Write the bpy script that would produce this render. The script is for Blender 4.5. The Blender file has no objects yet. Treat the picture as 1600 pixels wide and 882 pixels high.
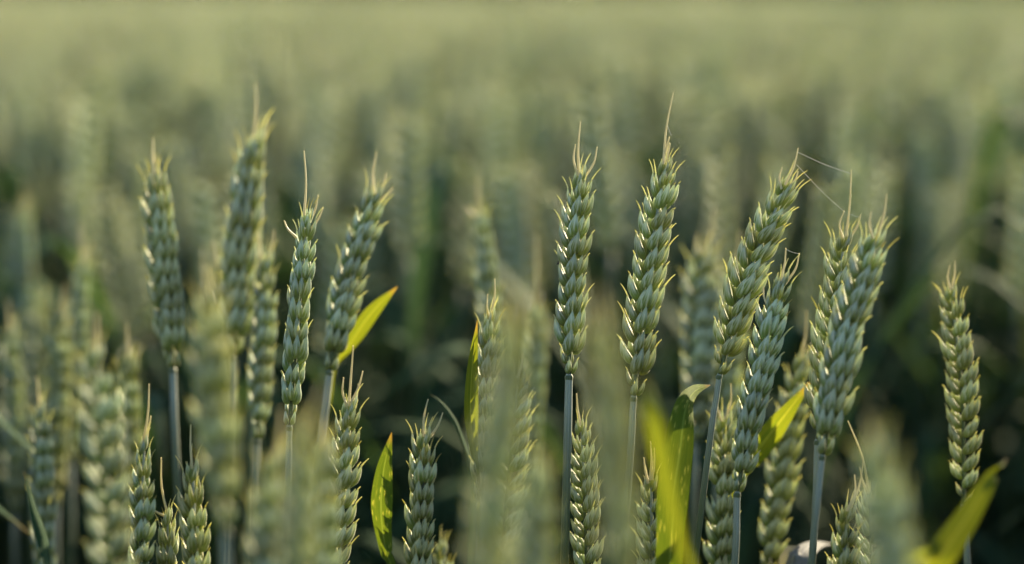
import bpy, math, random
import numpy as np
from mathutils import Vector, Matrix, Euler

random.seed(7)
SC = bpy.context.scene
COL = SC.collection

# ------------------------------------------------------------------ camera, light, exposure
CAM_H = 0.93                       # lens a hand's breadth above the crop
PITCH = math.radians(6.95)          # looking slightly down, horizon at the top edge
LENS, SENSOR = 85.0, 36.0
FPX = LENS / SENSOR * 1600.0
FOCUS = 1.045
SUN_EL, SUN_AZ = math.radians(20), math.radians(31)      # low sun behind the crop

cam_d = bpy.data.cameras.new('camera')
cam_d.lens, cam_d.sensor_width = LENS, SENSOR
cam_d.clip_start, cam_d.clip_end = 0.02, 3000
cam_d.dof.use_dof = True
cam_d.dof.focus_distance = FOCUS
cam_d.dof.aperture_fstop = 3.2
cam_d.dof.aperture_blades = 9
cam = bpy.data.objects.new('camera', cam_d)
COL.objects.link(cam)
cam.location = (0, 0, CAM_H)
cam.rotation_euler = (math.pi / 2 - PITCH, 0, 0)
SC.camera = cam

world = bpy.data.worlds.new('World')
SC.world = world
world.use_nodes = True
wn = world.node_tree
bg = wn.nodes['Background']
sky = wn.nodes.new('ShaderNodeTexSky')
sky.sky_type = 'NISHITA'
sky.sun_disc = False
sky.sun_elevation = SUN_EL
sky.sun_rotation = SUN_AZ
sky.air_density, sky.dust_density, sky.ozone_density = 1.0, 1.0, 1.2
wn.links.new(sky.outputs[0], bg.inputs[0])
bg.inputs[1].default_value = 0.066

sun_d = bpy.data.lights.new('sun', 'SUN')
sun_d.energy = 5.0
sun_d.angle = math.radians(0.6)
sun_d.color = (1.0, 0.82, 0.54)
sun = bpy.data.objects.new('sun', sun_d)
COL.objects.link(sun)
S = Vector((math.sin(SUN_AZ) * math.cos(SUN_EL), math.cos(SUN_AZ) * math.cos(SUN_EL), math.sin(SUN_EL)))
sun.rotation_euler = S.to_track_quat('Z', 'Y').to_euler()

vs = SC.view_settings
vs.view_transform, vs.look = 'Standard', 'None'
vs.exposure, vs.gamma, vs.use_curve_mapping = 2.55, 1.0, False
SC.render.engine = 'CYCLES'
SC.cycles.use_denoising = True
SC.cycles.max_bounces = 8
SC.cycles.diffuse_bounces = 4
SC.cycles.transmission_bounces = 6
SC.cycles.sample_clamp_indirect = 6.0

CP, SP = math.cos(PITCH), math.sin(PITCH)
def spread_depth(d):
    """Opens out the depths I judged by eye: what is clearly off the plane of focus stands further off it."""
    e = d - FOCUS
    return d + math.copysign(max(0.0, abs(e) - 0.05) * 0.28, e)
def at(px, py, d):
    """World point that stands at depth d (metres) along the lens axis, seen at photo position px, py."""
    u, v = (px - 800) / FPX * d, (441 - py) / FPX * d
    return Vector((u, d * CP + v * SP, CAM_H - d * SP + v * CP))

# ------------------------------------------------------------------ node helpers / materials
class NT:
    def __init__(s, m):
        m.use_nodes = True
        s.t = m.node_tree
        s.t.nodes.clear()
    def n(s, ty, **kw):
        nd = s.t.nodes.new(ty)
        for k, v in kw.items():
            setattr(nd, k, v)
        return nd
    def put(s, sock, v):
        if isinstance(v, bpy.types.NodeSocket):
            s.t.links.new(v, sock)
        else:
            sock.default_value = v
    def math(s, op, a, b=0.0, c=0.0, clamp=False):
        nd = s.n('ShaderNodeMath', operation=op, use_clamp=clamp)
        s.put(nd.inputs[0], a); s.put(nd.inputs[1], b); s.put(nd.inputs[2], c)
        return nd.outputs[0]
    def mix(s, f, a, b, blend='MIX'):
        nd = s.n('ShaderNodeMix', data_type='RGBA', blend_type=blend)
        s.put(nd.inputs[0], f)
        for i, v in ((6, a), (7, b)):
            s.put(nd.inputs[i], v if isinstance(v, bpy.types.NodeSocket) else (*v, 1))
        return nd.outputs[2]
    def ramp(s, v, lo, hi):
        nd = s.n('ShaderNodeMapRange', interpolation_type='SMOOTHSTEP')
        s.put(nd.inputs[0], v); nd.inputs[1].default_value = lo; nd.inputs[2].default_value = hi
        return nd.outputs[0]
    def noise(s, vec, scale, detail=2.0):
        nd = s.n('ShaderNodeTexNoise')
        if vec is not None:
            s.put(nd.inputs['Vector'], vec)
        nd.inputs['Scale'].default_value = scale
        nd.inputs['Detail'].default_value = detail
        return nd.outputs[0]
    def uv(s):
        sp = s.n('ShaderNodeSeparateXYZ')
        u = s.n('ShaderNodeUVMap', uv_map='UVMap')
        s.put(sp.inputs[0], u.outputs[0])
        return sp.outputs[0], sp.outputs[1], u.outputs[0]
    def finish(s, col, trans_col, trans, rough, sheen=0.0, spec=0.4, bump=None, bump_d=0.0002):
        p = s.n('ShaderNodeBsdfPrincipled')
        s.put(p.inputs['Base Color'], col)
        s.put(p.inputs['Roughness'], rough)
        p.inputs['Specular IOR Level'].default_value = spec
        p.inputs['Sheen Weight'].default_value = sheen
        p.inputs['Sheen Roughness'].default_value = 0.4
        if bump is not None:
            b = s.n('ShaderNodeBump')
            b.inputs['Distance'].default_value = bump_d
            b.inputs['Strength'].default_value = 0.8
            s.put(b.inputs['Height'], bump)
            s.put(p.inputs['Normal'], b.outputs[0])
        out = s.n('ShaderNodeOutputMaterial')
        if trans is None:
            s.put(out.inputs[0], p.outputs[0])
            return
        t = s.n('ShaderNodeBsdfTranslucent')
        s.put(t.inputs[0], trans_col)
        m = s.n('ShaderNodeMixShader')
        s.put(m.inputs[0], trans)
        s.put(m.inputs[1], p.outputs[0]); s.put(m.inputs[2], t.outputs[0])
        s.put(out.inputs[0], m.outputs[0])

def mat(name):
    return bpy.data.materials.new(name)

def husk_material():
    """Green husks of an unripe ear: yellow-green belly, bluish waxy bloom, pale nerves, straw tips."""
    m = mat('wheat_husk'); s = NT(m)
    u, t, uvv = s.uv()
    info = s.n('ShaderNodeObjectInfo')
    tc = s.n('ShaderNodeTexCoord')
    nz = s.noise(tc.outputs['Object'], 340.0, 3.0)
    patch = s.noise(tc.outputs['Object'], 90.0, 1.0)
    base = s.mix(patch, (0.088, 0.152, 0.012), (0.160, 0.200, 0.020))
    wax = s.mix(nz, (0.262, 0.350, 0.262), (0.47, 0.555, 0.465))
    f = s.math('ADD', s.ramp(t, 0.36, 0.80), s.math('MULTIPLY', s.math('SUBTRACT', nz, 0.5), 0.7), clamp=True)
    col = s.mix(f, base, wax)
    # nerves run lengthwise: pale ridges between green bands, strongest on the keel (u = 0)
    w = s.math('SINE', s.math('MULTIPLY', u, 2 * math.pi * 8))
    nerve = s.ramp(w, 0.25, 0.95)
    keel = s.ramp(s.math('ABSOLUTE', s.math('SUBTRACT', s.math('FRACT', s.math('ADD', u, 0.5)), 0.5)), 0.055, 0.01)
    lines = s.math('MAXIMUM', s.math('MULTIPLY', nerve, 0.5), s.math('MULTIPLY', keel, 0.7))
    lines = s.math('MULTIPLY', lines, s.ramp(t, 0.12, 0.5))
    col = s.mix(lines, col, (0.52, 0.55, 0.42))
    # papery margins along both sides of each scale, painted paler as rim light
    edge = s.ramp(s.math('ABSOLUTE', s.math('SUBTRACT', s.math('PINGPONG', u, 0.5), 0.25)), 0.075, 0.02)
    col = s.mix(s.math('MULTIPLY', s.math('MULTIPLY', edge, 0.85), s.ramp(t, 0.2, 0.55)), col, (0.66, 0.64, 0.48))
    tipc = s.mix(s.ramp(info.outputs['Random'], 0.84, 0.9), (0.66, 0.60, 0.38), (0.26, 0.17, 0.08))
    col = s.mix(s.ramp(t, 0.86, 0.98), col, tipc)
    specks = s.ramp(s.noise(tc.outputs['Object'], 620.0, 1.0), 0.72, 0.80)
    col = s.mix(s.math('MULTIPLY', specks, 0.6), col, (0.16, 0.12, 0.06))
    # each spikelet differs a little; a few flush faintly purple or straw
    hs = s.n('ShaderNodeHueSaturation')
    s.put(hs.inputs['Hue'], s.math('MULTIPLY_ADD', info.outputs['Random'], 0.03, 0.483))
    s.put(hs.inputs['Value'], s.math('MULTIPLY_ADD', info.outputs['Random'], 0.5, 0.75))
    hs.inputs['Saturation'].default_value = 0.86
    s.put(hs.inputs['Color'], col)
    col = hs.outputs[0]
    # some ears ripen earlier: 'tone' on each spikelet, above 0 yellower, below 0 bluer
    tn = s.n('ShaderNodeAttribute', attribute_type='OBJECT', attribute_name='tone').outputs['Fac']
    col = s.mix(s.math('MULTIPLY', tn, 0.75, clamp=True), col, s.mix(1.0, col, (1.15, 0.98, 0.45), 'MULTIPLY'))
    col = s.mix(s.math('MULTIPLY', tn, -0.8, clamp=True), col, s.mix(1.0, col, (0.86, 1.0, 1.12), 'MULTIPLY'))
    tcol = s.mix(0.6, col, (0.62, 0.67, 0.22))
    bump = s.math('ADD', s.math('MULTIPLY', nerve, 0.6), s.math('MULTIPLY', nz, 0.7))
    s.finish(col, tcol, s.math('ADD', s.math('MULTIPLY', edge, 0.15), s.math('MULTIPLY_ADD', s.ramp(t, 0.65, 1.0), 0.25, 0.32)), 0.58, sheen=0.12, spec=0.22, bump=bump, bump_d=0.00035)
    return m

def awn_material():
    m = mat('wheat_awn'); s = NT(m)
    tc = s.n('ShaderNodeTexCoord')
    nz = s.noise(tc.outputs['Object'], 160.0)
    col = s.mix(nz, (0.40, 0.38, 0.20), (0.58, 0.52, 0.33))
    s.finish(col, s.mix(0.4, col, (0.7, 0.6, 0.3)), 0.35, 0.5, sheen=0.2)
    return m

def stem_material():
    m = mat('wheat_stem'); s = NT(m)
    u, t, uvv = s.uv()
    tc = s.n('ShaderNodeTexCoord')
    mp = s.n('ShaderNodeMapping'); mp.inputs['Scale'].default_value = (1, 1, 0.06)
    s.put(mp.inputs[0], tc.outputs['Object'])
    nz = s.noise(mp.outputs[0], 900.0, 3.0)
    w = s.ramp(s.math('SINE', s.math('MULTIPLY', u, 2 * math.pi * 9)), -0.2, 0.9)
    col = s.mix(w, (0.125, 0.175, 0.135), (0.22, 0.265, 0.235))
    col = s.mix(s.math('MULTIPLY', nz, 0.6), col, (0.255, 0.27, 0.26))
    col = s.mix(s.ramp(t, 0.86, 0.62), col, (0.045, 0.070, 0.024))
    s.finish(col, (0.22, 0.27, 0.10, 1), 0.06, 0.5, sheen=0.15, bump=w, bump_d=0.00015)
    return m

def leaf_material(name, green, yellow, tip, spots=0.0, trans=0.5):
    m = mat(name); s = NT(m)
    u, t, uvv = s.uv()
    info = s.n('ShaderNodeObjectInfo')
    tc = s.n('ShaderNodeTexCoord')
    mp = s.n('ShaderNodeMapping'); mp.inputs['Scale'].default_value = (9, 1.0, 1)
    s.put(mp.inputs[0], uvv)
    streak = s.noise(mp.outputs[0], 3.2, 3.0)
    vein = s.ramp(s.math('SINE', s.math('MULTIPLY', u, 2 * math.pi * 15)), -0.4, 0.9)
    mid = s.ramp(s.math('ABSOLUTE', s.math('SUBTRACT', u, 0.5)), 0.05, 0.015)
    col = s.mix(s.ramp(streak, 0.35, 0.7), green, yellow)
    col = s.mix(s.math('MULTIPLY', vein, 0.22), col, tuple(min(1, c * 1.9 + 0.02) for c in yellow))
    col = s.mix(s.math('MULTIPLY', mid, 0.5), col, tuple(min(1, c * 2.0 + 0.03) for c in yellow))
    if spots:
        mp2 = s.n('ShaderNodeMapping'); mp2.inputs['Scale'].default_value = (7, 9, 1)
        s.put(mp2.inputs[0], uvv)
        v = s.n('ShaderNodeTexVoronoi'); v.inputs['Scale'].default_value = 2.6
        v.inputs['Randomness'].default_value = 1.0
        s.put(v.inputs['Vector'], mp2.outputs[0])
        sel = s.n('ShaderNodeSeparateColor'); s.put(sel.inputs[0], v.outputs['Color'])
        sp_ = s.math('MULTIPLY', s.ramp(v.outputs['Distance'], 0.40, 0.08), s.ramp(sel.outputs[0], 0.5, 0.75))
        col = s.mix(s.math('MULTIPLY', sp_, spots), col, (0.55, 0.52, 0.12))
    tipf = s.ramp(s.math('ADD', t, s.math('MULTIPLY', s.math('SUBTRACT', streak, 0.5), 0.12)), 0.935, 0.99)
    col = s.mix(tipf, col, tip)
    hs = s.n('ShaderNodeHueSaturation')
    s.put(hs.inputs['Value'], s.math('MULTIPLY_ADD', info.outputs['Random'], 0.4, 0.8))
    s.put(hs.inputs['Color'], col)
    col = hs.outputs[0]
    tcol = s.mix(1.0, col, (1.6, 1.45, 0.65), 'MULTIPLY')
    s.finish(col, tcol, trans, 0.8, spec=0.04, bump=vein, bump_d=0.0001)
    return m

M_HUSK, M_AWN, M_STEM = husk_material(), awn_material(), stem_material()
M_LEAF = leaf_material('wheat_leaf', (0.017, 0.042, 0.022), (0.028, 0.058, 0.026), (0.12, 0.09, 0.03), trans=0.2)
M_LEAFY = leaf_material('yellowing_leaf', (0.056, 0.090, 0.008), (0.110, 0.122, 0.010), (0.19, 0.13, 0.04), trans=0.32)
M_LEAFS = leaf_material('speckled_leaf', (0.038, 0.072, 0.008), (0.070, 0.100, 0.010), (0.19, 0.13, 0.04), spots=0.6, trans=0.26)
M_LEAFG = leaf_material('grey_leaf', (0.08, 0.09, 0.09), (0.12, 0.12, 0.12), (0.30, 0.28, 0.22), trans=0.15)

def soil_material():
    m = mat('soil'); s = NT(m)
    tc = s.n('ShaderNodeTexCoord')
    a = s.noise(tc.outputs['Object'], 9.0, 6.0); b = s.noise(tc.outputs['Object'], 60.0, 4.0)
    col = s.mix(a, (0.035, 0.028, 0.018), (0.085, 0.068, 0.045))
    s.finish(col, None, None, 0.9, spec=0.15, bump=b, bump_d=0.01)
    return m
def silk_material():
    m = mat('silk'); s = NT(m)
    tc = s.n('ShaderNodeTexCoord')
    nz = s.noise(tc.outputs['Object'], 120.0)
    col = s.mix(nz, (0.5, 0.5, 0.48), (0.8, 0.8, 0.76))
    s.finish(col, col, 0.4, 0.3, spec=0.5)
    return m
def bug_material():
    m = mat('beetle_shell'); s = NT(m)
    tc = s.n('ShaderNodeTexCoord')
    nz = s.noise(tc.outputs['Object'], 900.0)
    s.finish(s.mix(nz, (0.008, 0.007, 0.006), (0.03, 0.022, 0.015)), None, None, 0.35)
    return m
def wood_material():
    m = mat('woodland_leaves'); s = NT(m)
    info = s.n('ShaderNodeObjectInfo'); tc = s.n('ShaderNodeTexCoord')
    nz = s.noise(tc.outputs['Object'], 0.25, 3.0)
    col = s.mix(nz, (0.025, 0.045, 0.015), (0.05, 0.085, 0.025))
    s.finish(col, (0.10, 0.16, 0.03, 1), 0.25, 0.6)
    return m
M_SOIL, M_SILK, M_BUG, M_WOOD = soil_material(), silk_material(), bug_material(), wood_material()

# ------------------------------------------------------------------ mesh builders
class MB:
    """Collects vertices, faces, uvs and material slots of one mesh."""
    def __init__(s):
        s.v, s.f, s.uvs, s.m = [], [], [], []
    def grid(s, rows, uvs, closed, mi=0):
        """rows: list of equal-length rings; closed wraps each ring round."""
        b = len(s.v); k = len(rows[0])
        for r in rows:
            s.v.extend(r)
        for i in range(len(rows) - 1):
            for j in range(k if closed else k - 1):
                j2 = (j + 1) % k
                s.f.append((b + i * k + j, b + i * k + j2, b + (i + 1) * k + j2, b + (i + 1) * k + j))
                u0, u1 = uvs[0][j], uvs[0][j + 1] if j + 1 < len(uvs[0]) else 1.0
                t0, t1 = uvs[1][i], uvs[1][i + 1]
                s.uvs.extend((u0, t0, u1, t0, u1, t1, u0, t1))
                s.m.append(mi)
    def mesh(s, name, mats, smooth=True):
        me = bpy.data.meshes.new(name)
        me.from_pydata([tuple(p) for p in s.v], [], s.f)
        ul = me.uv_layers.new(name='UVMap')
        ul.data.foreach_set('uv', s.uvs)
        for m in mats:
            me.materials.append(m)
        me.polygons.foreach_set('material_index', s.m)
        me.polygons.foreach_set('use_smooth', [smooth] * len(s.f))
        me.update()
        return me

def frame(d, n):
    d = d.normalized()
    x = d.cross(n)
    if x.length < 1e-6:
        x = d.cross(Vector((0.3, 0.5, 0.8)))
    x.normalize()
    return d, x, x.cross(d).normalized()          # along, side, outward

def tube(mb, pts, radii, nv=8, mi=0, t0=0.0, t1=1.0):
    n = len(pts); rows = []; ref = Vector((0.12, -1, 0.07))
    for i in range(n):
        d = (pts[min(i + 1, n - 1)] - pts[max(i - 1, 0)])
        d, x, y = frame(d, ref)
        rows.append([pts[i] + (x * math.cos(a) + y * math.sin(a)) * radii[i] for a in [2 * math.pi * j / nv for j in range(nv)]])
    mb.grid(rows, ([j / nv for j in range(nv)], [t0 + (t1 - t0) * i / (n - 1) for i in range(n)]), True, mi)

def husk(mb, base, d, out, L, W, D, nt=9, nv=10, bow=0.10, beak=0.0, beak_dir=None, mi=0, rnd=random):
    """One boat-shaped scale with a keel on its outer side, ending in a beak or awn."""
    d, x, y = frame(d, out)
    rows = []; ts = []
    for i in range(nt + 1):
        t = i / nt
        sh = math.sin(math.pi * min(1, t) ** 0.72) ** 0.70 if 0 < t < 1 else 0.0
        sh = max(sh, 0.16 if t == 0 else 0.055)
        sh *= 1.06 - 0.30 * t
        c = base + d * (L * t) + y * (bow * L * math.sin(math.pi * t * 0.95))
        row = []
        for j in range(nv):
            a = 2 * math.pi * j / nv
            ca, sa = math.cos(a), math.sin(a)       # ca = 1 is the keel
            rr = D * 0.5 * ca * (1.0 if ca < 0 else 1.0 + 0.22 * ca ** 6)
            row.append(c + x * (W * 0.5 * sa * sh) + y * (rr * sh))
        rows.append(row); ts.append(t * 0.93)
    mb.grid(rows, ([j / nv for j in range(nv)], ts), True, mi)
    tip = base + d * L + y * (bow * L * math.sin(math.pi * 0.95))
    if beak > 0:
        bd = beak_dir.normalized() if beak_dir else d
        pts = []; rad = []
        k = 3 if beak < 0.003 else 6
        for i in range(k):
            q = i / (k - 1)
            pts.append(tip - d * 0.0006 + (d * (1 - q * 0.7) + bd * (q * 0.7)) * (beak * q))
            rad.append(0.00042 * (1 - 0.68 * q))
        tube(mb, pts, rad, 4 if nv < 10 else 5, mi, 0.95, 1.0)

def spikelet(mb, rnd, nt, nv, awn=0.0, k=1.0, open_=1.0, mi=0, M=None, florets=3, slim=1.0):
    """A fan of two glumes and florets. X tangential, Y away from the rachis, Z towards the tip; metres."""
    mm = 0.001
    M = M or Matrix.Identity(4)
    R = M.to_3x3(); sc = k
    def put(bx, by, bz, side, outw, L, W, D, bow, beak, nx, bend):
        j = lambda a: rnd.uniform(-a, a)
        d = Vector((math.sin(math.radians(side + j(3))), math.sin(math.radians(outw * open_ + j(3))), 1.0)).normalized()
        o = Vector((nx, 1.0, 0.1))
        bd = Vector((d.x * 1.2 + bend[0], d.y * 0.9 + bend[1], 1.0))
        husk(mb, M @ (Vector((bx, by, bz)) * mm * sc), R @ d, R @ o, L * mm * sc * (1 + j(0.09)), W * mm * sc * slim * (1 + j(0.08)), D * mm * sc * slim,
             nt, nv, bow, beak * mm, (R @ bd), mi, rnd)
    for s in (-1, 1):
        put(s * 1.7, 0.7, 0.0, s * 15, 13, 9.6, 5.2, 3.8, 0.10, rnd.uniform(1.0, 2.0), s * 1.3, (s * 0.25, 0.25))
        put(s * 1.5, 1.7, 1.2, s * 12, 21, 12.0, 4.8, 4.0, 0.09, rnd.uniform(1.2, 2.6) + awn * rnd.uniform(0.5, 1.1), s * 0.75, (s * 0.3, 0.25))
    if florets >= 3:
        put(0.0, 2.5, 2.2, rnd.uniform(-5, 5), 26, 10.8, 4.2, 3.6, 0.07, rnd.uniform(0.6, 1.6) + awn * rnd.uniform(0.3, 1.0), 0.1, (0, 0.25))
    if florets >= 4:
        put(0.3, 1.6, 3.6, rnd.uniform(-6, 6), 12, 8.6, 3.2, 3.0, 0.05, rnd.uniform(0.6, 1.4), -0.2, (0, 0.1))

def leaf_strip(mb, pts, width, facing, mi=0, nv=5, fold=0.22, base_w=0.5, wave=0.0, rise=(0.0, 0.42), taper=0.45):
    """A grass blade along pts; facing = normal hint; slightly folded on its midrib."""
    n = len(pts); rows = []
    for i in range(n):
        t = i / (n - 1)
        d, x, y = frame(pts[min(i + 1, n - 1)] - pts[max(i - 1, 0)], facing)
        w = width * (base_w + (1 - base_w) * max(0, min(1, (t - rise[0]) / (rise[1] - rise[0])))) * (1 - max(0, (t - taper) / (1 - taper)) ** 1.7)
        w = max(w, width * 0.02)
        rows.append([pts[i] + x * ((q - 0.5) * w) + y * ((abs(q - 0.5) - 0.25) * -fold * w + wave * w * math.sin(9 * t + 3 * q)) for q in [j / (nv - 1) for j in range(nv)]])
    mb.grid(rows, ([j / (nv - 1) for j in range(nv)], [i / (n - 1) for i in range(n)]), False, mi)

def smooth_path(ctrl, n):
    """Catmull-Rom through the control points."""
    P = [ctrl[0] * 2 - ctrl[1]] + list(ctrl) + [ctrl[-1] * 2 - ctrl[-2]]
    out = []; m = len(ctrl) - 1
    for i in range(n):
        q = i / (n - 1) * m; k = min(int(q), m - 1); t = q - k
        a, b, c, d = P[k], P[k + 1], P[k + 2], P[k + 3]
        out.append(0.5 * ((2 * b) + (c - a) * t + (2 * a - 5 * b + 4 * c - d) * t * t + (3 * b - a - 3 * c + d) * t ** 3))
    return out

def link(name, me, parent=None, label=None, cat=None, group=None, kind=None, loc=None):
    o = bpy.data.objects.new(name, me)
    COL.objects.link(o)
    if parent is not None:
        o.parent = parent
    if loc is not None:
        o.location = loc
    for k, v in (('label', label), ('category', cat), ('group', group), ('kind', kind)):
        if v:
            o[k] = v
    return o

# ------------------------------------------------------------------ setting: soil, far wood
def ground():
    mb = MB(); n = 24
    xs = [-1500 + 3000 * i / n for i in range(n + 1)]
    mb.grid([[Vector((x, y, 0)) for x in xs] for y in xs], ([i / n for i in range(n + 1)], [i / n for i in range(n + 1)]), False)
    link('ground', mb.mesh('ground', [M_SOIL], False), label='dark bare soil under the wheat crop', cat='ground', kind='structure')
ground()

def distant_wood():
    """A belt of trees at the far end of the field, too far off to count: leaf clumps on trunks, one mass."""
    rnd = random.Random(3); mb = MB()
    for i in range(240):
        x = -190 + 380 * i / 239 + rnd.uniform(-1.5, 1.5); y = 205 + rnd.uniform(-9, 12)
        h = rnd.uniform(7, 11); r = rnd.uniform(2.4, 3.8)
        tube(mb, [Vector((x, y, 0)), Vector((x, y, h * 0.5)), Vector((x, y, h * 0.8))], [0.3, 0.2, 0.08], 5)
        for k in range(230):
            th, z = rnd.uniform(0, 2 * math.pi), rnd.random()
            rr = r * math.sqrt(max(0.05, math.sin(math.pi * (0.08 + 0.9 * z)))) * rnd.uniform(0.55, 1.08)
            c = Vector((x + rr * math.cos(th), y + rr * math.sin(th), h * (0.02 + 0.98 * z ** 1.3)))
            a = Euler((rnd.uniform(0, 6), rnd.uniform(0, 6), rnd.uniform(0, 6))).to_matrix()
            q = rnd.uniform(0.4, 0.85)
            mb.grid([[c + a @ Vector((-q, -q, 0)), c + a @ Vector((q, -q, 0.2))], [c + a @ Vector((-q, q, 0.1)), c + a @ Vector((q, q, 0))]], ([0, 1], [0, 1]), False)
    link('distant_wood', mb.mesh('distant_wood', [M_WOOD], False), label='dark belt of trees at the far end of the wheat field', cat='wood', kind='stuff')
distant_wood()

# ------------------------------------------------------------------ hero wheat stalks
RS = random.Random(11)
SPK = {}
def spk_mesh(kind, i):
    """Shared spikelet meshes: five shapes of each kind."""
    key = (kind, i)
    if key not in SPK:
        rnd = random.Random(hash((len(kind), kind[0], i)) if False else 100 + i * 17 + len(kind) * 3)
        mb = MB()
        if kind == 'small':
            spikelet(mb, rnd, 9, 10, awn=0, k=0.62, open_=0.7, florets=2)
        elif kind == 'plain':
            spikelet(mb, rnd, 10, 12, awn=0.0, florets=3)
        elif kind == 'full':
            spikelet(mb, rnd, 10, 12, awn=0.7, open_=1.5, florets=4)
        elif kind == 'awned':
            spikelet(mb, rnd, 10, 12, awn=4.0, florets=3)
        else:
            spikelet(mb, rnd, 10, 12, awn=6.0, k=0.95, open_=0.6, florets=3, slim=0.72)
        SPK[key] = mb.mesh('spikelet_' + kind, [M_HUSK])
    return SPK[key]

def make_stalk(tip, base, d, roll, label, awns=(), stem_to=None, dd=0.0, kind='plain', fat=1.0, bend=0.0, group=None,
               leaves=(), pitch=0.0041, awny=0.25, skip_base=True, extra_leaf=True, tone=None):
    """One wheat stalk. tip/base: where the ear's ends stand in the photo, d: depth in metres at its base, dd: extra depth at the tip."""
    d = spread_depth(d)
    B, T = at(*base, d), at(*tip, d + dd)
    tone = RS.uniform(-0.5, 0.4) if tone is None else tone
    if stem_to:
        low = at(*stem_to, d)
        sd = (low - B)
    else:
        sd = (B - T); sd.x *= 0.45; sd.y *= 0.3
    sd = sd / -sd.z
    sd.x = max(-0.2, min(0.2, sd.x)); sd.y = max(-0.15, min(0.15, sd.y))
    foot = B + sd * B.z
    foot.z = 0.0
    root = bpy.data.objects.new('wheat_stalk', None)
    COL.objects.link(root)
    root.location = foot; root.empty_display_size = 0.02
    root['label'] = label; root['category'] = 'wheat'
    root['group'] = group or 'wheat stalks standing at the edge of the crop'
    T = T - (T - B).normalized() * 0.0085 * fat        # the last spikelets reach past the rachis
    ax = (T - B); L = ax.length; axn = ax.normalized()
    side = axn.cross(Vector((0, 1, 0))).normalized()
    midp = (B + T) / 2 + side * bend
    path = smooth_path([B - foot, midp - foot, T - foot], 41)
    # stem
    mb = MB()
    sp = smooth_path([Vector((0, 0, -0.01)), (B - foot) * 0.5 + Vector((RS.uniform(-.006, .006), RS.uniform(-.006, .006), 0)), (B - foot) * 0.92 + (B - foot - (B - foot) * 1.0) * 0, B - foot], 26)
    r0 = 0.00155 * (0.85 + 0.3 * RS.random())
    tube(mb, sp, [r0 * (1.35 - 0.42 * i / 25) for i in range(26)], 10)
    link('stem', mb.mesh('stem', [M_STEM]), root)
    # ear: rachis is the part, spikelets and awns are its pieces
    mb = MB()
    tube(mb, path, [0.0011 * (1 - 0.55 * i / 40) for i in range(41)], 8)
    # collar where the ear leaves the stem
    tube(mb, [B - foot - axn * 0.0016, B - foot - axn * 0.0004, B - foot + axn * 0.0012], [r0, r0 * 1.12, 0.0010], 8)
    ear = link('ear', mb.mesh('ear', [M_STEM]), root)
    n = max(8, int(L / (pitch * RS.uniform(0.92, 1.1))))
    rl = math.radians(roll); twist = RS.uniform(-0.7, 0.7)
    for i in range(n):
        t = (i + 0.25) / n
        if 3 < i < n - 4 and RS.random() < 0.003:
            continue
        if i >= n - 1:
            t = 1 - 0.55 / n
        q = t * 40; k = min(int(q), 39)
        p = path[k].lerp(path[k + 1], q - k)
        tg = (path[min(k + 2, 40)] - path[max(k - 1, 0)]).normalized()
        s_ = 1 if i % 2 else -1
        x0 = tg.cross(Vector((0, 1, 0))).normalized(); y0 = x0.cross(tg).normalized()
        ang = rl + twist * (t - 0.5) + RS.uniform(-0.16, 0.16)
        out = (x0 * math.cos(ang) + y0 * math.sin(ang)) * s_
        if i == n - 1:      # the end spikelet stands across the axis
            out = (x0 * -math.sin(ang) + y0 * math.cos(ang)); lean = 0.0
        else:
            lean = RS.uniform(0.06, 0.30) * (1 - 0.45 * t)
        z = (tg + out * lean).normalized()
        x = out.cross(z).normalized() * 1.0
        y = z.cross(x).normalized()
        size = fat * 0.96 * (0.80 + 0.26 * math.sin(math.pi * min(1, 0.18 + t * 0.74))) * RS.uniform(0.90, 1.09)
        kd = kind
        if i < 2 and skip_base:
            kd = 'small'
        elif i >= n - 3:
            kd = 'top'
        elif RS.random() < awny * (0.35 + t):
            kd = 'awned'
        o = bpy.data.objects.new('spikelet', spk_mesh(kd, RS.randrange(9)))
        COL.objects.link(o); o.parent = ear; o['tone'] = tone + RS.uniform(-0.15, 0.15)
        Rm = Matrix((x, y, z)).transposed().to_4x4()
        off = out * 0.0004
        if i == n - 1:
            off = -y * 0.002
        o.matrix_local = Matrix.Translation(p + off) @ Rm @ Matrix.Diagonal((size * 0.87, size * 0.87, size, 1))
    for (ax0, ay0, ax1, ay1, cv) in awns:
        a, b = at(ax0, ay0, d + dd) - foot, at(ax1, ay1, d + dd) - foot
        near_p = min(path, key=lambda p: (p - a).length)
        a = a.lerp(near_p, 0.55)              # rooted among the spikelets
        mb = MB()
        m_ = (a + b) / 2 + Vector((cv, 0, 0)) * (b - a).length
        pp = smooth_path([a, m_, b], 9)
        tube(mb, pp, [(0.00060 if group == G_SHARP else 0.0008) * (1 - 0.6 * i / 8) for i in range(9)], 6)
        link('awn', mb.mesh('awn', [M_AWN]), ear)
    for lf in leaves:
        add_leaf(root, foot, B, **lf)
    for _k in range(3 if extra_leaf else 0):
        drop = (RS.uniform(0.20, 0.30), RS.uniform(0.26, 0.38), RS.uniform(0.34, 0.46))[_k]
        drop += 0.07 if d < 0.95 else 0.0
        f = max(0.1, (B.z - drop) / B.z)
        st = (B - foot) * f; a = RS.uniform(0, 2 * math.pi); l = RS.uniform(0.14, 0.22)
        dv = Vector((math.cos(a), math.sin(a), 0))
        pp = smooth_path([st, st + dv * l * 0.25 + Vector((0, 0, l * 0.36)), st + dv * l * 0.6 + Vector((0, 0, l * 0.40)), st + dv * l * 0.95 + Vector((0, 0, l * 0.08))], 14)
        mb = MB(); leaf_strip(mb, pp, RS.uniform(0.011, 0.015), Vector((0, 0, 1)), wave=0.03)
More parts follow.
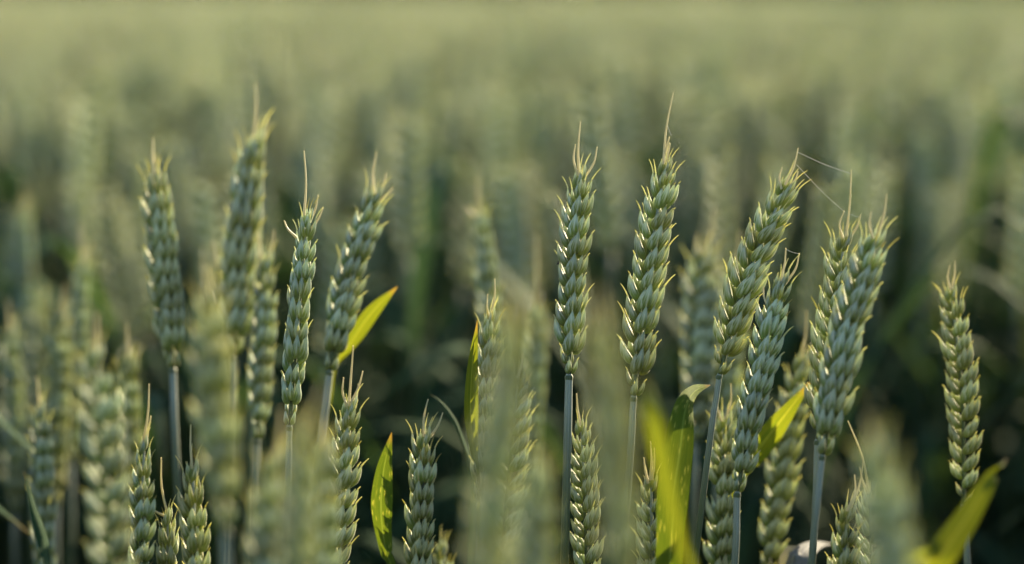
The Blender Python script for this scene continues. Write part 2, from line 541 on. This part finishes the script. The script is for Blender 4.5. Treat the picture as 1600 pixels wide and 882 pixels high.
        link('leaf', mb.mesh('leaf', [M_LEAF]), root)
    return root, foot

def add_leaf(root, foot, B, pts, width, facing=(0.2, -1, 0.25), material=None, from_stem=True, label=None, fold=0.22, base_w=0.5, wave=0.02, n=22, rise=(0.0, 0.42), taper=0.45):
    """pts: photo positions (x, y, depth) from base to tip; the blade leaves the stem below the first of them."""
    P = [at(p[0], p[1], spread_depth(p[2])) - foot for p in pts]
    if from_stem:
        z = max(0.15, P[0].z - 0.17)
        f = z / B.z
        P = [(B - foot) * f, (B - foot) * f * 0.5 + P[0] * 0.5 + Vector((0, 0, -0.01))] + P
        n += 10
    mb = MB()
    leaf_strip(mb, smooth_path(P, n), width, Vector(facing), fold=fold, base_w=base_w, wave=wave, rise=rise, taper=taper)
    o = link('leaf', mb.mesh('leaf', [material or M_LEAFY]), root)
    if label:
        o['label'] = label

G_SHARP = 'sharp wheat stalks'
G_FRONT = 'foreground wheat stalks'
G_BEHIND = 'wheat stalks just behind the sharp ones'
H = make_stalk
# --- sharp stalks
H((906, 256), (889, 588), 1.05, 62, 'upright wheat stalk with a clean blue-green ear on a long bare straight stem', [(905, 262, 907, 190, -.03), (901, 258, 899, 226, -.1), (918, 275, 933, 230, .10)], (882, 882), tone=-0.15, group=G_SHARP, awny=.5, bend=.001)
H((1043, 236), (990, 622), 1.04, 52, 'tall wheat stalk with the longest single awn, short bluish stem showing below its ear', [(1034, 245, 1052, 145, -.03), (1044, 240, 1047, 224, 0), (1040, 205, 1046, 214, 0)], (982, 740), tone=0.15, group=G_SHARP, awny=.4, bend=.0015)
H((1234, 272), (1124, 588), 1.05, 48, 'slanting wheat stalk leaning right whose tip awn carries spider threads', [(1229, 275, 1247, 232, .06), (1218, 290, 1222, 262, -.12), (1243, 285, 1247, 268, .1)], (1086, 870), tone=0.3, group=G_SHARP, bend=.003,
  leaves=[dict(pts=[(1046, 880, 1.0), (1052, 780, 1.0), (1062, 700, 1.01), (1070, 640, 1.02), (1085, 612, 1.04), (1110, 602, 1.07)], width=0.0140, facing=(0.3, -1, 0.2), material=M_LEAFS, label='speckled yellow-green leaf folding over at its top')])
H((1224, 418), (1152, 772), 1.025, 80, 'pale bushy wheat stalk with flaring spikelets and two awns joined by a thread', [(1218, 432, 1228, 388, .05), (1236, 440, 1249, 396, .10), (1190, 480, 1193, 448, -.1)], (1147, 882), tone=-0.4, group=G_SHARP, kind='full', awny=.15, fat=1.04, bend=.001, dd=0.01)
H((1322, 356), (1277, 690), 1.065, 50, 'dark-edged wheat stalk half hidden by the fat ear with a straight reddish awn', [(1326, 350, 1330, 266, .02), (1316, 356, 1319, 330, -.15), (1334, 362, 1345, 336, .08)], (1269, 882), tone=0.15, group=G_SHARP, awny=.5,
  )
H((1371, 352), (1285, 714), 1.0, 74, 'fat wheat stalk leaning right with plump spikelets and a loose basal spikelet', [(1378, 350, 1385, 304, .05), (1366, 356, 1361, 332, -.1)], (1267, 882), tone=-0.1, group=G_SHARP, kind='plain', fat=1.12, awny=.1, bend=.002)
H((1486, 438), (1506, 792), 1.09, 34, 'solitary slender dark wheat stalk with neat zigzag rows of spikelets', [(1486, 440, 1492, 408, .05), (1482, 440, 1484, 415, -.1)], (1512, 882), tone=0.45, group=G_SHARP, fat=.86, awny=.12, bend=-.002, pitch=.0036, extra_leaf=False)
H((481, 318), (452, 668), 1.04, 76, 'wheat stalk with a frilly blue-green ear and a straight centre awn', [(471, 322, 475, 236, .03), (490, 345, 497, 305, .06), (496, 360, 505, 325, .06), (447, 370, 444, 345, -.12)], (448, 800), tone=-0.4, group=G_SHARP, kind='full', awny=.3)
H((664, 662), (651, 960), 1.03, 70, 'short wheat stalk with a tapering ear and two curved horn-like awns', [(662, 670, 669, 624, -.06), (684, 672, 692, 645, .06)], None, group=G_SHARP, kind='full', awny=.2)
H((548, 616), (512, 950), 1.03, 40, 'dark wheat stalk with three straight awns crowning its ear', [(545, 622, 552, 540, .0), (540, 625, 537, 590, -.1), (552, 612, 567, 580, .05), (555, 640, 560, 600, .05)], None, group=G_SHARP, awny=.5, fat=.95)
H((226, 676), (215, 980), 1.02, 66, 'small slim wheat stalk with one long thin awn rising from its tip', [(222, 680, 233, 600, .03), (230, 680, 236, 650, .0)], None, group=G_SHARP, kind='full', awny=.2, fat=.85)
H((300, 712), (312, 1010), 1.02, 60, 'short wheat stalk with a broad olive ear ending in one stout spike', [(299, 720, 298, 664, -.02)], None, group=G_SHARP, kind='full', fat=1.0)
H((262, 790), (262, 1060), 1.03, 80, 'low wheat stalk with two hooked awns beside the stout-spiked one', [(258, 795, 240, 790, -.3), (262, 790, 252, 715, -.05)], None, group=G_SHARP, kind='full', fat=.9)
H((1017, 735), (1022, 1040), 1.03, 35, 'low dark wheat stalk with several upright fine awns next to the speckled leaf', [(1014, 740, 1016, 690, .03), (1020, 738, 1022, 700, .03), (1008, 750, 1006, 715, -.03)], None, group=G_SHARP, kind='full', fat=.8, awny=.5)
H((1132, 640), (1124, 965), 1.09, 58, 'shaded wheat stalk tucked behind the pale bushy ear', [(1134, 640, 1142, 600, .08), (1122, 645, 1118, 612, -.05)], None, group=G_SHARP, kind='full', awny=.4,
  leaves=[dict(pts=[(1128, 860, 1.13), (1136, 790, 1.125), (1152, 742, 1.12), (1185, 702, 1.11), (1222, 655, 1.10), (1266, 597, 1.10)], width=0.0108, facing=(-0.4, -0.9, -0.1), material=M_LEAFY, base_w=.25, rise=(.45, .7), taper=.75, label='yellow-green leaf slanting up behind the bushy ear')])
H((1254, 545), (1196, 905), 1.13, 66, 'yellowish wheat stalk in the gap between the bushy ear and the fat ear', [(1256, 545, 1260, 486, .03)], None, group=G_SHARP, kind='full', awny=.1, fat=1.02)
H((1326, 782), (1302, 1060), 1.02, 66, 'low wheat stalk below the fat ear with two awns curving right', [(1322, 785, 1335, 742, .12), (1330, 785, 1348, 722, .06)], None, group=G_SHARP, kind='full', fat=.9)
H((1358, 760), (1366, 1050), 1.03, 20, 'thin wheat stalk with fine bristly side awns and a long thread-like awn', [(1355, 748, 1325, 658, .05), (1353, 755, 1343, 730, -.05)], None, group=G_SHARP, fat=.8, awny=.8, pitch=.0035)
H((908, 648), (920, 960), 1.06, 24, 'slim edge-on wheat stalk half veiled beside the long bare stem', [(905, 655, 901, 615, -.03)], None, group=G_SHARP, fat=.82, awny=.4, pitch=.0035)
H((766, 478), (752, 800), 1.06, 72, 'wheat stalk with a narrow yellow leaf standing along its ear', [(768, 480, 773, 436, .05), (762, 485, 762, 460, -.05)], None, group=G_SHARP, kind='full', fat=.95,
  leaves=[dict(pts=[(748, 770, 1.05), (741, 710, 1.045), (736, 650, 1.04), (738, 575, 1.04), (746, 500, 1.04)], width=0.0066, facing=(-0.35, -0.9, -0.2), material=M_LEAFY, base_w=.2, rise=(.4, .65), taper=.7, label='narrow upright yellow leaf')])
H((812, 575), (784, 880), 1.01, 15, 'thin bristly wheat stalk with sunlit right edge between blurred foreground ears', [(808, 580, 818, 550, .05)], None, group=G_SHARP, fat=.82, awny=.8, pitch=.0036)
# --- just behind
H((240, 256), (270, 578), 1.14, 60, 'upright wheat stalk with yellowish grain rows and a bluish stem below its ear', [(241, 258, 239, 216, -.03)], (277, 750), tone=0.4, group=G_BEHIND, kind='plain', fat=1.2, awny=.15)
H((396, 202), (362, 560), 1.16, 74, 'tallest wheat stalk with a broad full ear ending in one upright awn', [(399, 200, 400, 130, .02), (412, 225, 420, 190, .05)], None, group=G_BEHIND, kind='full', fat=1.55, awny=.3, pitch=.0050)
H((418, 392), (402, 690), 1.15, 70, 'wheat stalk standing close against the tallest ear on its sunny side', [(420, 395, 428, 360, .05), (392, 420, 402, 362, .05)], None, group=G_BEHIND, kind='full', awny=.2)
H((384, 300), (394, 518), 1.2, 50, 'wheat stalk with a short ear hidden behind the tallest one, bare violet stem below', [], (392, 690), group=G_BEHIND, fat=1.0)
H((592, 283), (515, 582), 1.11, 72, 'right-leaning wheat stalk with frosty spikelets and a yellow leaf at its neck', [(586, 290, 588, 238, -.06), (600, 300, 603, 272, .05), (606, 315, 613, 295, .05)], (500, 700), group=G_BEHIND, kind='full', fat=1.14, awny=.15, bend=.002,
  leaves=[dict(pts=[(514, 650, 1.14), (524, 575, 1.14), (545, 540, 1.13), (580, 490, 1.12), (621, 448, 1.11)], width=0.0076, facing=(-0.4, -0.9, -0.1), material=M_LEAFY, base_w=.12, rise=(.5, .74), taper=.78, label='bright yellow leaf tip beside the ear')])
H((746, 322), (784, 620), 1.24, 64, 'wheat stalk with an ear of two tip awns spread apart, set back alone', [(746, 325, 746, 272, .0), (738, 340, 731, 322, -.05)], None, group=G_BEHIND, fat=1.05, awny=.4)
H((836, 472), (826, 790), 1.27, 60, 'wheat stalk with one long stiff awn, far back between the paired ears', [(835, 480, 838, 370, .02)], None, group=G_BEHIND, fat=1.0)
H((1096, 378), (1086, 690), 1.21, 66, 'wheat stalk with pale awn slanting right, twin of the shorter ear beside it', [(1098, 380, 1118, 328, .05), (1090, 385, 1090, 365, -.1)], None, group=G_BEHIND, kind='full', fat=1.22)
H((1150, 408), (1122, 720), 1.22, 60, 'shorter twin wheat stalk partly behind the slanting ear', [(1150, 410, 1156, 362, .03)], None, group=G_BEHIND, fat=1.2)
H((200, 545), (204, 860), 1.2, 62, 'wheat stalk peering out behind the darkest foreground ear', [(200, 550, 198, 505, .0)], None, group=G_BEHIND, fat=1.05)
H((129, 398), (112, 720), 1.29, 68, 'soft wheat stalk with orange-tinged tip awns at the edge of the shade', [(128, 400, 126, 348, .0), (136, 410, 143, 375, .05)], None, group=G_BEHIND, kind='full', fat=1.05)
H((66, 455), (56, 760), 1.42, 60, 'dim wheat stalk in the shade with a rounded ear top', [], None, group=G_BEHIND, fat=1.05,
  leaves=[dict(pts=[(88, 1000, 0.98), (70, 860, 0.98), (50, 790, 0.98), (37, 735, 0.98)], width=0.008, facing=(0.9, -0.5, 0.1), material=M_LEAF, label='dark upright leaf with an orange rim')])
H((39, 318), (42, 640), 1.5, 60, 'tall dim wheat stalk at the shaded end of the row', [(39, 320, 37, 285, 0)], None, group=G_BEHIND, fat=1.1)
H((341, 402), (346, 690), 1.2, 55, 'wheat stalk almost hidden behind the creamy blurred ear', [(335, 410, 332, 375, 0)], None, group=G_BEHIND, fat=1.0)
H((690, 840), (700, 1080), 1.12, 55, 'low shaded wheat stalk with an arching thin leaf above it', [], None, group=G_BEHIND, fat=.9,
  leaves=[dict(pts=[(742, 800, 1.11), (736, 730, 1.11), (715, 668, 1.10), (692, 632, 1.10), (672, 616, 1.10)], width=0.0048, facing=(0.6, -0.6, 0.7), material=M_LEAF, base_w=.6, label='thin arching leaf with an orange tip')])
H((1505, 250), (1512, 420), 2.05, 60, 'set-back wheat stalk with a raised yellow leaf catching the sun', [], None, group=G_BEHIND,
  leaves=[dict(pts=[(1566, 330, 2.05), (1554, 235, 2.05), (1536, 135, 2.05)], width=0.015, facing=(-0.48, -0.81, -0.34), material=M_LEAFY, base_w=.2, rise=(.5, .75), taper=.8, label='sunlit yellow leaf')])
H((1440, 300), (1446, 470), 2.0, 60, 'set-back wheat stalk with an olive leaf tilting over beside it', [], None, group=G_BEHIND,
  leaves=[dict(pts=[(1490, 400, 2.0), (1478, 300, 2.0), (1455, 195, 2.0)], width=0.012, facing=(-0.3, -1, -0.2), material=M_LEAFS, base_w=.3, label='olive leaf')])
H((1625, 470), (1630, 640), 1.75, 60, 'wheat stalk at the shaded margin with a yellow leaf hanging towards the solitary ear', [], None, group=G_BEHIND,
  leaves=[dict(pts=[(1622, 600, 1.75), (1608, 480, 1.75), (1588, 395, 1.75)], width=0.014, facing=(0.2, -1, 0.2), material=M_LEAFY, base_w=.5, label='yellow leaf tip')])
H((16, 505), (22, 800), 1.30, 60, 'dim wheat stalk low beside the tall one ending the shaded row', [(16, 510, 13, 470, 0)], None, group=G_BEHIND, fat=1.1)
H((96, 480), (88, 790), 1.27, 66, 'dim wheat stalk leaning into the orange-awned one', [(97, 485, 101, 445, 0)], None, group=G_BEHIND, kind='full', fat=1.1)
H((62, 625), (70, 930), 1.16, 60, 'shaded wheat stalk rising above the dark orange-rimmed leaf', [(62, 630, 58, 590, 0)], None, group=G_BEHIND, fat=1.0)
H((678, 478), (674, 640), 2.0, 60, 'lone faint wheat stalk in the dark gap above the horn-awned ear', [], None, group=G_BEHIND, fat=1.1)
# --- foreground
H((322, 436), (352, 830), 0.855, 66, 'creamy blurred wheat stalk in front with a pale straight awn', [(322, 440, 320, 385, 0)], None, tone=0.5, group=G_FRONT, kind='full', fat=1.15, awny=.2)
H((148, 528), (184, 960), 0.90, 30, 'dark foreground wheat stalk with large widely spaced spikelets', [(150, 530, 152, 490, .0)], None, group=G_FRONT, fat=.95, awny=.1, pitch=.0046)
H((803, 478), (750, 960), 0.75, 66, 'strongly blurred wheat stalk in front of the narrow yellow leaf', [(800, 485, 806, 430, 0)], None, tone=0.45, group=G_FRONT, kind='full', fat=0.88)
H((940, 492), (978, 960), 0.75, 66, 'strongly blurred wheat stalk crossing in front of the long bare stem', [(940, 500, 936, 450, 0)], None, tone=0.4, group=G_FRONT, kind='full', fat=0.88)
H((472, 650), (462, 1100), 0.79, 66, 'strongly blurred wheat stalk in front of the frilly ear', [(470, 655, 505, 600, .05)], None, tone=0.4, group=G_FRONT, kind='full', fat=0.88)
H((428, 700), (396, 1080), 0.86, 60, 'blurred wheat stalk with a rounded bright tip next to the creamy one', [(428, 705, 440, 640, .05)], None, group=G_FRONT, kind='full')
H((506, 684), (500, 1060), 0.90, 62, 'softly blurred wheat stalk overlapping the dark three-awned ear', [(505, 690, 506, 655, 0)], None, group=G_FRONT)
H((838, 715), (826, 1160), 0.80, 62, 'blurred wheat stalk standing between the two strongest foreground blurs', [], None, group=G_FRONT, kind='full')
H((1366, 682), (1420, 1120), 0.77, 60, 'blurred leaning wheat stalk in front below the fat ear', [(1366, 690, 1358, 650, 0)], None, group=G_FRONT, kind='full', fat=1.0,
  leaves=[dict(pts=[(1420, 935, 0.90), (1468, 872, 0.91), (1510, 810, 0.92), (1550, 745, 0.93), (1574, 716, 0.94)], width=0.0115, facing=(-0.48, -0.81, -0.34), material=M_LEAFY, base_w=.7, label='broad blurred leaf slanting up with an orange tip')])
H((985, 905), (988, 1300), 0.83, 60, 'low foreground wheat stalk bearing a tall blurred yellow leaf', [], None, group=G_FRONT,
  leaves=[dict(pts=[(1085, 960, 0.83), (1062, 840, 0.83), (1040, 740, 0.83), (1022, 650, 0.83), (1007, 585, 0.84)], width=0.0068, facing=(0.25, -1, 0.1), material=M_LEAFY, base_w=.35, rise=(.4, .8), taper=.75, label='tall blurred yellow leaf')])
H((608, 960), (612, 1240), 1.02, 60, 'low wheat stalk carrying the broad speckled upright leaf', [], None, group=G_SHARP,
  leaves=[dict(pts=[(616, 930, 1.01), (603, 860, 1.02), (596, 800, 1.02), (600, 735, 1.02), (612, 676, 1.02)], width=0.0098, facing=(-0.25, -1, -0.1), material=M_LEAFS, base_w=.25, rise=(.3, .7), taper=.68, label='broad upright leaf with yellow speckles')])
H((1240, 960), (1246, 1240), 1.08, 60, 'low wheat stalk with a dry grey leaf under the yellowish ear', [], None, group=G_SHARP,
  leaves=[dict(pts=[(1236, 905, 1.1), (1252, 868, 1.1), (1275, 850, 1.12), (1302, 850, 1.15)], width=0.012, facing=(0, -.7, .7), material=M_LEAFG, label='pale grey dry leaf')])

# ------------------------------------------------------------------ plants of the wider field
def field_plant(seed, lod):
    """Stem, ear and leaf meshes of one plant standing at the origin, ear top at z = 0.80."""
    rnd = random.Random(seed)
    L = rnd.uniform(0.085, 0.105); top = 0.80
    la = rnd.uniform(0, 2 * math.pi); lean = rnd.uniform(0.0, 0.035)
    dv = Vector((math.cos(la), math.sin(la), 0))
    B = Vector((0, 0, top - L)) + dv * lean
    T = Vector((0, 0, top)) + dv * (lean + L * rnd.uniform(0.02, 0.28))
    parts = []
    mb = MB()
    sp = smooth_path([Vector((0, 0, -0.01)), B * 0.5 - dv * 0.004, B * 0.95, B], 12 if lod < 2 else 5)
    tube(mb, sp, [0.0020 * (1 - 0.3 * i / (len(sp) - 1)) for i in range(len(sp))], 6 if lod < 2 else 4)
    parts.append(('stem', mb))
    mb = MB(); n = 19 if lod == 0 else (17 if lod == 1 else 8)
    tg = (T - B).normalized(); x0 = tg.cross(Vector((0, 1, 0))).normalized(); y0 = x0.cross(tg)
    rl = rnd.uniform(0, 6)
    tube(mb, [B, (B + T) / 2, T], [0.001, 0.0009, 0.0006], 4)
    for i in range(n):
        t = (i + 0.3) / n; s_ = 1 if i % 2 else -1
        out = (x0 * math.cos(rl) + y0 * math.sin(rl)) * s_
        z = (tg + out * rnd.uniform(0.1, 0.24)).normalized(); x = out.cross(z).normalized(); y = z.cross(x)
        Mx = Matrix.Translation(B.lerp(T, t)) @ Matrix((x, y, z)).transposed().to_4x4()
        k = (0.82 + 0.28 * math.sin(math.pi * min(1, 0.18 + t * 0.8)))
        if lod == 0:
            spikelet(mb, rnd, 6, 7, awn=rnd.choice((0, 0, 3)) + (6 if i > n - 3 else 0), k=k, M=Mx, florets=3)
        elif lod == 1:
            spikelet(mb, rnd, 4, 5, awn=rnd.choice((0, 0, 3)) + (6 if i > n - 3 else 0), k=k, M=Mx, florets=2)
        else:
            husk(mb, Mx @ Vector((0, 0.001, 0)), z, out, 0.016 * k, 0.010, 0.007, 4, 4, 0.08, 0.002, None, 0)
    parts.append(('ear', mb))
    for j in range(5):
        z0 = (0.61, 0.53, 0.44, 0.33, 0.2)[j] + rnd.uniform(-.05, .05)
        st = B * (z0 / B.z); a = rnd.uniform(0, 2 * math.pi); l = rnd.uniform(0.17, 0.26)
        d2 = Vector((math.cos(a), math.sin(a), 0)); up = rnd.uniform(0.45, 0.85) if j == 0 else rnd.uniform(0.3, 0.75)
        pp = smooth_path([st, st + d2 * l * 0.18 + Vector((0, 0, l * up * 0.5)), st + d2 * l * 0.48 + Vector((0, 0, l * up * 0.9)), st + d2 * l * 0.85 + Vector((0, 0, l * (up * 0.9 - rnd.uniform(0, 0.45))))], 10 if lod < 2 else 5)
        mb = MB(); leaf_strip(mb, pp, rnd.uniform(0.013, 0.018), Vector((0, 0, 1)), nv=3, wave=0.03)
        parts.append(('leaf', mb))
    return parts

def joined(seed, lod, yellow=False):
    parts = field_plant(seed, lod); J = MB()
    for nm, mb in parts:
        b = len(J.v); J.v += mb.v; J.f += [tuple(i + b for i in f) for f in mb.f]; J.uvs += mb.uvs
        J.m += [{'stem': 0, 'ear': 1, 'leaf': 2}[nm]] * len(mb.f)
    return J, [M_STEM, M_HUSK, M_LEAFY if yellow else M_LEAF]

TOP = 0.80
def plant_scale(rnd, mean=0.098, sd=0.022):
    return (CAM_H - min(0.20, max(0.045, rnd.gauss(mean, sd)))) / TOP

# single stalks behind the sharp row, each its own thing
PROTO = []
for i in range(9):
    ps = field_plant(500 + i, 0)
    PROTO.append([(nm, mb.mesh(nm, [{'stem': M_STEM, 'ear': M_HUSK, 'leaf': M_LEAF}[nm]])) for nm, mb in ps])
rf = random.Random(21)
placed = []
HALF = 800 / FPX
tries = 0
while len(placed) < 255 and tries < 9000:
    tries += 1
    y = math.sqrt(rf.uniform(1.5 ** 2, 2.95 ** 2))
    if y < 2.05 and rf.random() < 0.72:
        continue
    x = rf.uniform(-1, 1) * (HALF * y * 1.02 + 0.01)
    if all((x - a) ** 2 + (y - b) ** 2 > 0.042 ** 2 for a, b in placed):
        placed.append((x, y))
for x, y in placed:
    root = bpy.data.objects.new('wheat_stalk', None)
    COL.objects.link(root); root.empty_display_size = 0.02
    root.location = (x, y, 0)
    s_ = plant_scale(rf, 0.14 if y < 2.05 else 0.112)
    root.scale = (s_, s_, s_); root.rotation_euler = (0, 0, rf.uniform(0, 6.28))
    root['label'] = 'out-of-focus wheat stalk in the dense crop behind the sharp ears'
    root['category'] = 'wheat'; root['group'] = 'wheat stalks of the crop behind'
    for nm, me in PROTO[rf.randrange(len(PROTO))]:
        o = bpy.data.objects.new(nm, me); COL.objects.link(o); o.parent = root

# ------------------------------------------------------------------ the rest of the crop: one mass of stalks
def scatter(name, protos, pts, label):
    pc = bpy.data.collections.new(name + '_plants')
    for i, (mb, mats) in enumerate(protos):
        pc.objects.link(bpy.data.objects.new('%s_plant_%02d' % (name, i), mb.mesh(name + '_plant', mats)))
    me = bpy.data.meshes.new(name)
    me.from_pydata([p[0] for p in pts], [], [])
    a = me.attributes.new('rot', 'FLOAT_VECTOR', 'POINT'); a.data.foreach_set('vector', [c for p in pts for c in p[1]])
    a = me.attributes.new('scl', 'FLOAT', 'POINT'); a.data.foreach_set('value', [p[2] for p in pts])
    a = me.attributes.new('idx', 'INT', 'POINT'); a.data.foreach_set('value', [p[3] for p in pts])
    ob = link(name, me, label=label, cat='wheat', kind='stuff')
    g = bpy.data.node_groups.new(name, 'GeometryNodeTree')
    g.interface.new_socket('Geometry', in_out='INPUT', socket_type='NodeSocketGeometry')
    g.interface.new_socket('Geometry', in_out='OUTPUT', socket_type='NodeSocketGeometry')
    N = g.nodes; L = g.links
    gi, go = N.new('NodeGroupInput'), N.new('NodeGroupOutput')
    ip, ci = N.new('GeometryNodeInstanceOnPoints'), N.new('GeometryNodeCollectionInfo')
    ci.inputs['Collection'].default_value = pc
    ci.inputs['Separate Children'].default_value = True
    ci.inputs['Reset Children'].default_value = True
    def attr(nm, ty):
        n = N.new('GeometryNodeInputNamedAttribute'); n.data_type = ty; n.inputs['Name'].default_value = nm
        return n.outputs[0]
    er = N.new('FunctionNodeEulerToRotation')
    L.new(attr('rot', 'FLOAT_VECTOR'), er.inputs[0])
    L.new(gi.outputs[0], ip.inputs['Points']); L.new(ci.outputs[0], ip.inputs['Instance'])
    ip.inputs['Pick Instance'].default_value = True
    L.new(attr('idx', 'INT'), ip.inputs['Instance Index'])
    L.new(er.outputs[0], ip.inputs['Rotation'])
    L.new(attr('scl', 'FLOAT'), ip.inputs['Scale'])
    L.new(ip.outputs[0], go.inputs[0])
    md = ob.modifiers.new('plants', 'NODES'); md.node_group = g
    return ob

near = [joined(700 + i, 1, i == 3) for i in range(12)]
rg = random.Random(5)
pts = []
def in_single_zone(x, y):
    return 0.55 < y < 2.95 and abs(x) < HALF * y * 1.05 + (0.15 if y < 1.7 else 0.03)
def add(n, fx):
    for _ in range(n):
        x, y = fx()
        if in_single_zone(x, y) or (math.hypot(x, y) < 0.30 if y < 0.1 else math.hypot(x, y) < 0.45) or (y < 0.75 and abs(x) < HALF * y * 1.3 + 0.05):
            continue
        pts.append(((x, y, 0), (rg.uniform(-.05, .05), rg.uniform(-.05, .05), rg.uniform(0, 6.28)), plant_scale(rg, 0.10 + 0.032 * math.sin(x * 7.1 + 2 * math.sin(y * 1.3)) * math.sin(y * 2.3 + x), 0.026), rg.randrange(12)))
def wedge(r0, r1, half):
    def f():
        r = math.sqrt(rg.uniform(r0 * r0, r1 * r1)); a = rg.uniform(-half, half)
        return r * math.sin(a), r * math.cos(a)
    return f
add(2500, lambda: (rg.uniform(-1.9, 1.9), rg.uniform(0.5, 2.9)))            # both sides of the row
add(3200, lambda: (rg.uniform(-2.2, 2.2), rg.uniform(-2.6, 0.5)))           # behind the camera
for _ in range(340):                                                        # shorter unseen plants under the lens and front row, added to block light
    y = rg.uniform(0.22, 1.9); x = rg.uniform(-1, 1) * (HALF * y * 1.3 + 0.12)
    zmax = CAM_H - y * math.tan(PITCH + math.atan(441 / FPX)) - rg.uniform(0.035, 0.09)
    pts.append(((x, y, 0), (rg.uniform(-.05, .05), rg.uniform(-.05, .05), rg.uniform(0, 6.28)), min(zmax, 0.80) / TOP, rg.randrange(12)))
add(int(0.42 * 2 / 2 * (12 ** 2 - 2.9 ** 2) * 230), wedge(2.9, 12, 0.42))
scatter('wheat_crop', near, pts, 'dense green wheat crop running back across the field')

# far crop: clumps of stalks a stride across
far = []
for c in range(4):
    J = MB()
    plants = [field_plant(900 + c * 10 + i, 2) for i in range(5)]
    rc = random.Random(c)
    for k in range(230):
        ps = plants[rc.randrange(5)]; a = rc.uniform(0, 6.28); s_ = plant_scale(rc)
        Mx = Matrix.Translation((rc.uniform(-.62, .62), rc.uniform(-.62, .62), 0)) @ Matrix.Rotation(a, 4, 'Z') @ Matrix.Scale(s_, 4)
        for nm, mb in ps[:5]:
            b = len(J.v); J.v += [Mx @ v for v in mb.v]; J.f += [tuple(i + b for i in f) for f in mb.f]; J.uvs += mb.uvs
            J.m += [{'stem': 0, 'ear': 1, 'leaf': 2}[nm]] * len(mb.f)
    far.append((J, [M_STEM, M_HUSK, M_LEAF]))
tiles = []
yy = 12.4
while yy < 195:
    w = yy * 0.47
    xx = -w
    while xx < w:
        tiles.append(((xx + rg.uniform(-.1, .1), yy + rg.uniform(-.1, .1), 0), (0, 0, rg.choice((0, 1.5708, 3.1416, 4.7124))), rg.uniform(0.955, 1.03), rg.randrange(4)))
        xx += 1.2
    yy += 1.2
scatter('distant_wheat_crop', far, tiles, 'far part of the wheat field fading into soft blur')

# ------------------------------------------------------------------ spider threads and a beetle
def thread(a, b, sag, label):
    mb = MB(); A, Bv = at(*a), at(*b)
    m = (A + Bv) / 2 - Vector((0, 0, sag))
    pp = smooth_path([A, m, Bv], 14)
    tube(mb, [p - A for p in pp], [0.00007] * 14, 5)
    link('spider_thread', mb.mesh('spider_thread', [M_SILK]), label=label, cat='spider thread', group='spider threads between the ears', loc=A)
thread((1246, 238, 1.05), (1330, 272, 1.065), .0006, 'upper spider thread stretched from the slanting ear to the reddish awn')
thread((1245, 258, 1.05), (1320, 332, 1.065), .0008, 'lower steep spider thread running down to the half-hidden ear')
thread((1228, 390, 1.035), (1249, 397, 1.035), .0003, 'short spider thread joining the two awns of the bushy ear')
thread((1043, 196, 1.04), (1049, 212, 1.04), .0002, 'tiny spider thread at the tip of the longest-awned ear')
thread((1329, 335, 1.065), (1345, 340, 1.065), .0003, 'tiny spider thread between two awns of the half-hidden ear')

def beetle():
    c = at(871, 414, 1.045)
    mb = MB()
    for off, L, r in ((0.0, 0.0013, 0.00045), (0.0011, 0.0006, 0.0003)):
        rows = []
        for i in range(7):
            t = i / 6; rr = r * max(0.05, math.sin(math.pi * t)) ** 0.6
            rows.append([Vector((rr * math.cos(a), rr * 0.8 * math.sin(a), off + L * t)) for a in [2 * math.pi * j / 8 for j in range(8)]])
        mb.grid(rows, ([j / 8 for j in range(8)], [i / 6 for i in range(7)]), True)
    ob = link('beetle', mb.mesh('beetle', [M_BUG]), label='tiny black beetle on the clean blue-green ear', cat='beetle', loc=c)
    ob.rotation_euler = (0.2, 0.5, 0)
    for s in (-1, 1):
        for k in range(3):
            lb = MB()
            z = 0.0004 + 0.0004 * k
            tube(lb, [Vector((s * .0003, .0001, z)), Vector((s * .0007, .0002, z + .0001)), Vector((s * .0009, .0005, z - .0001))], [.00006, .00005, .00003], 4)
            link('leg', lb.mesh('leg', [M_BUG]), ob)
beetle()
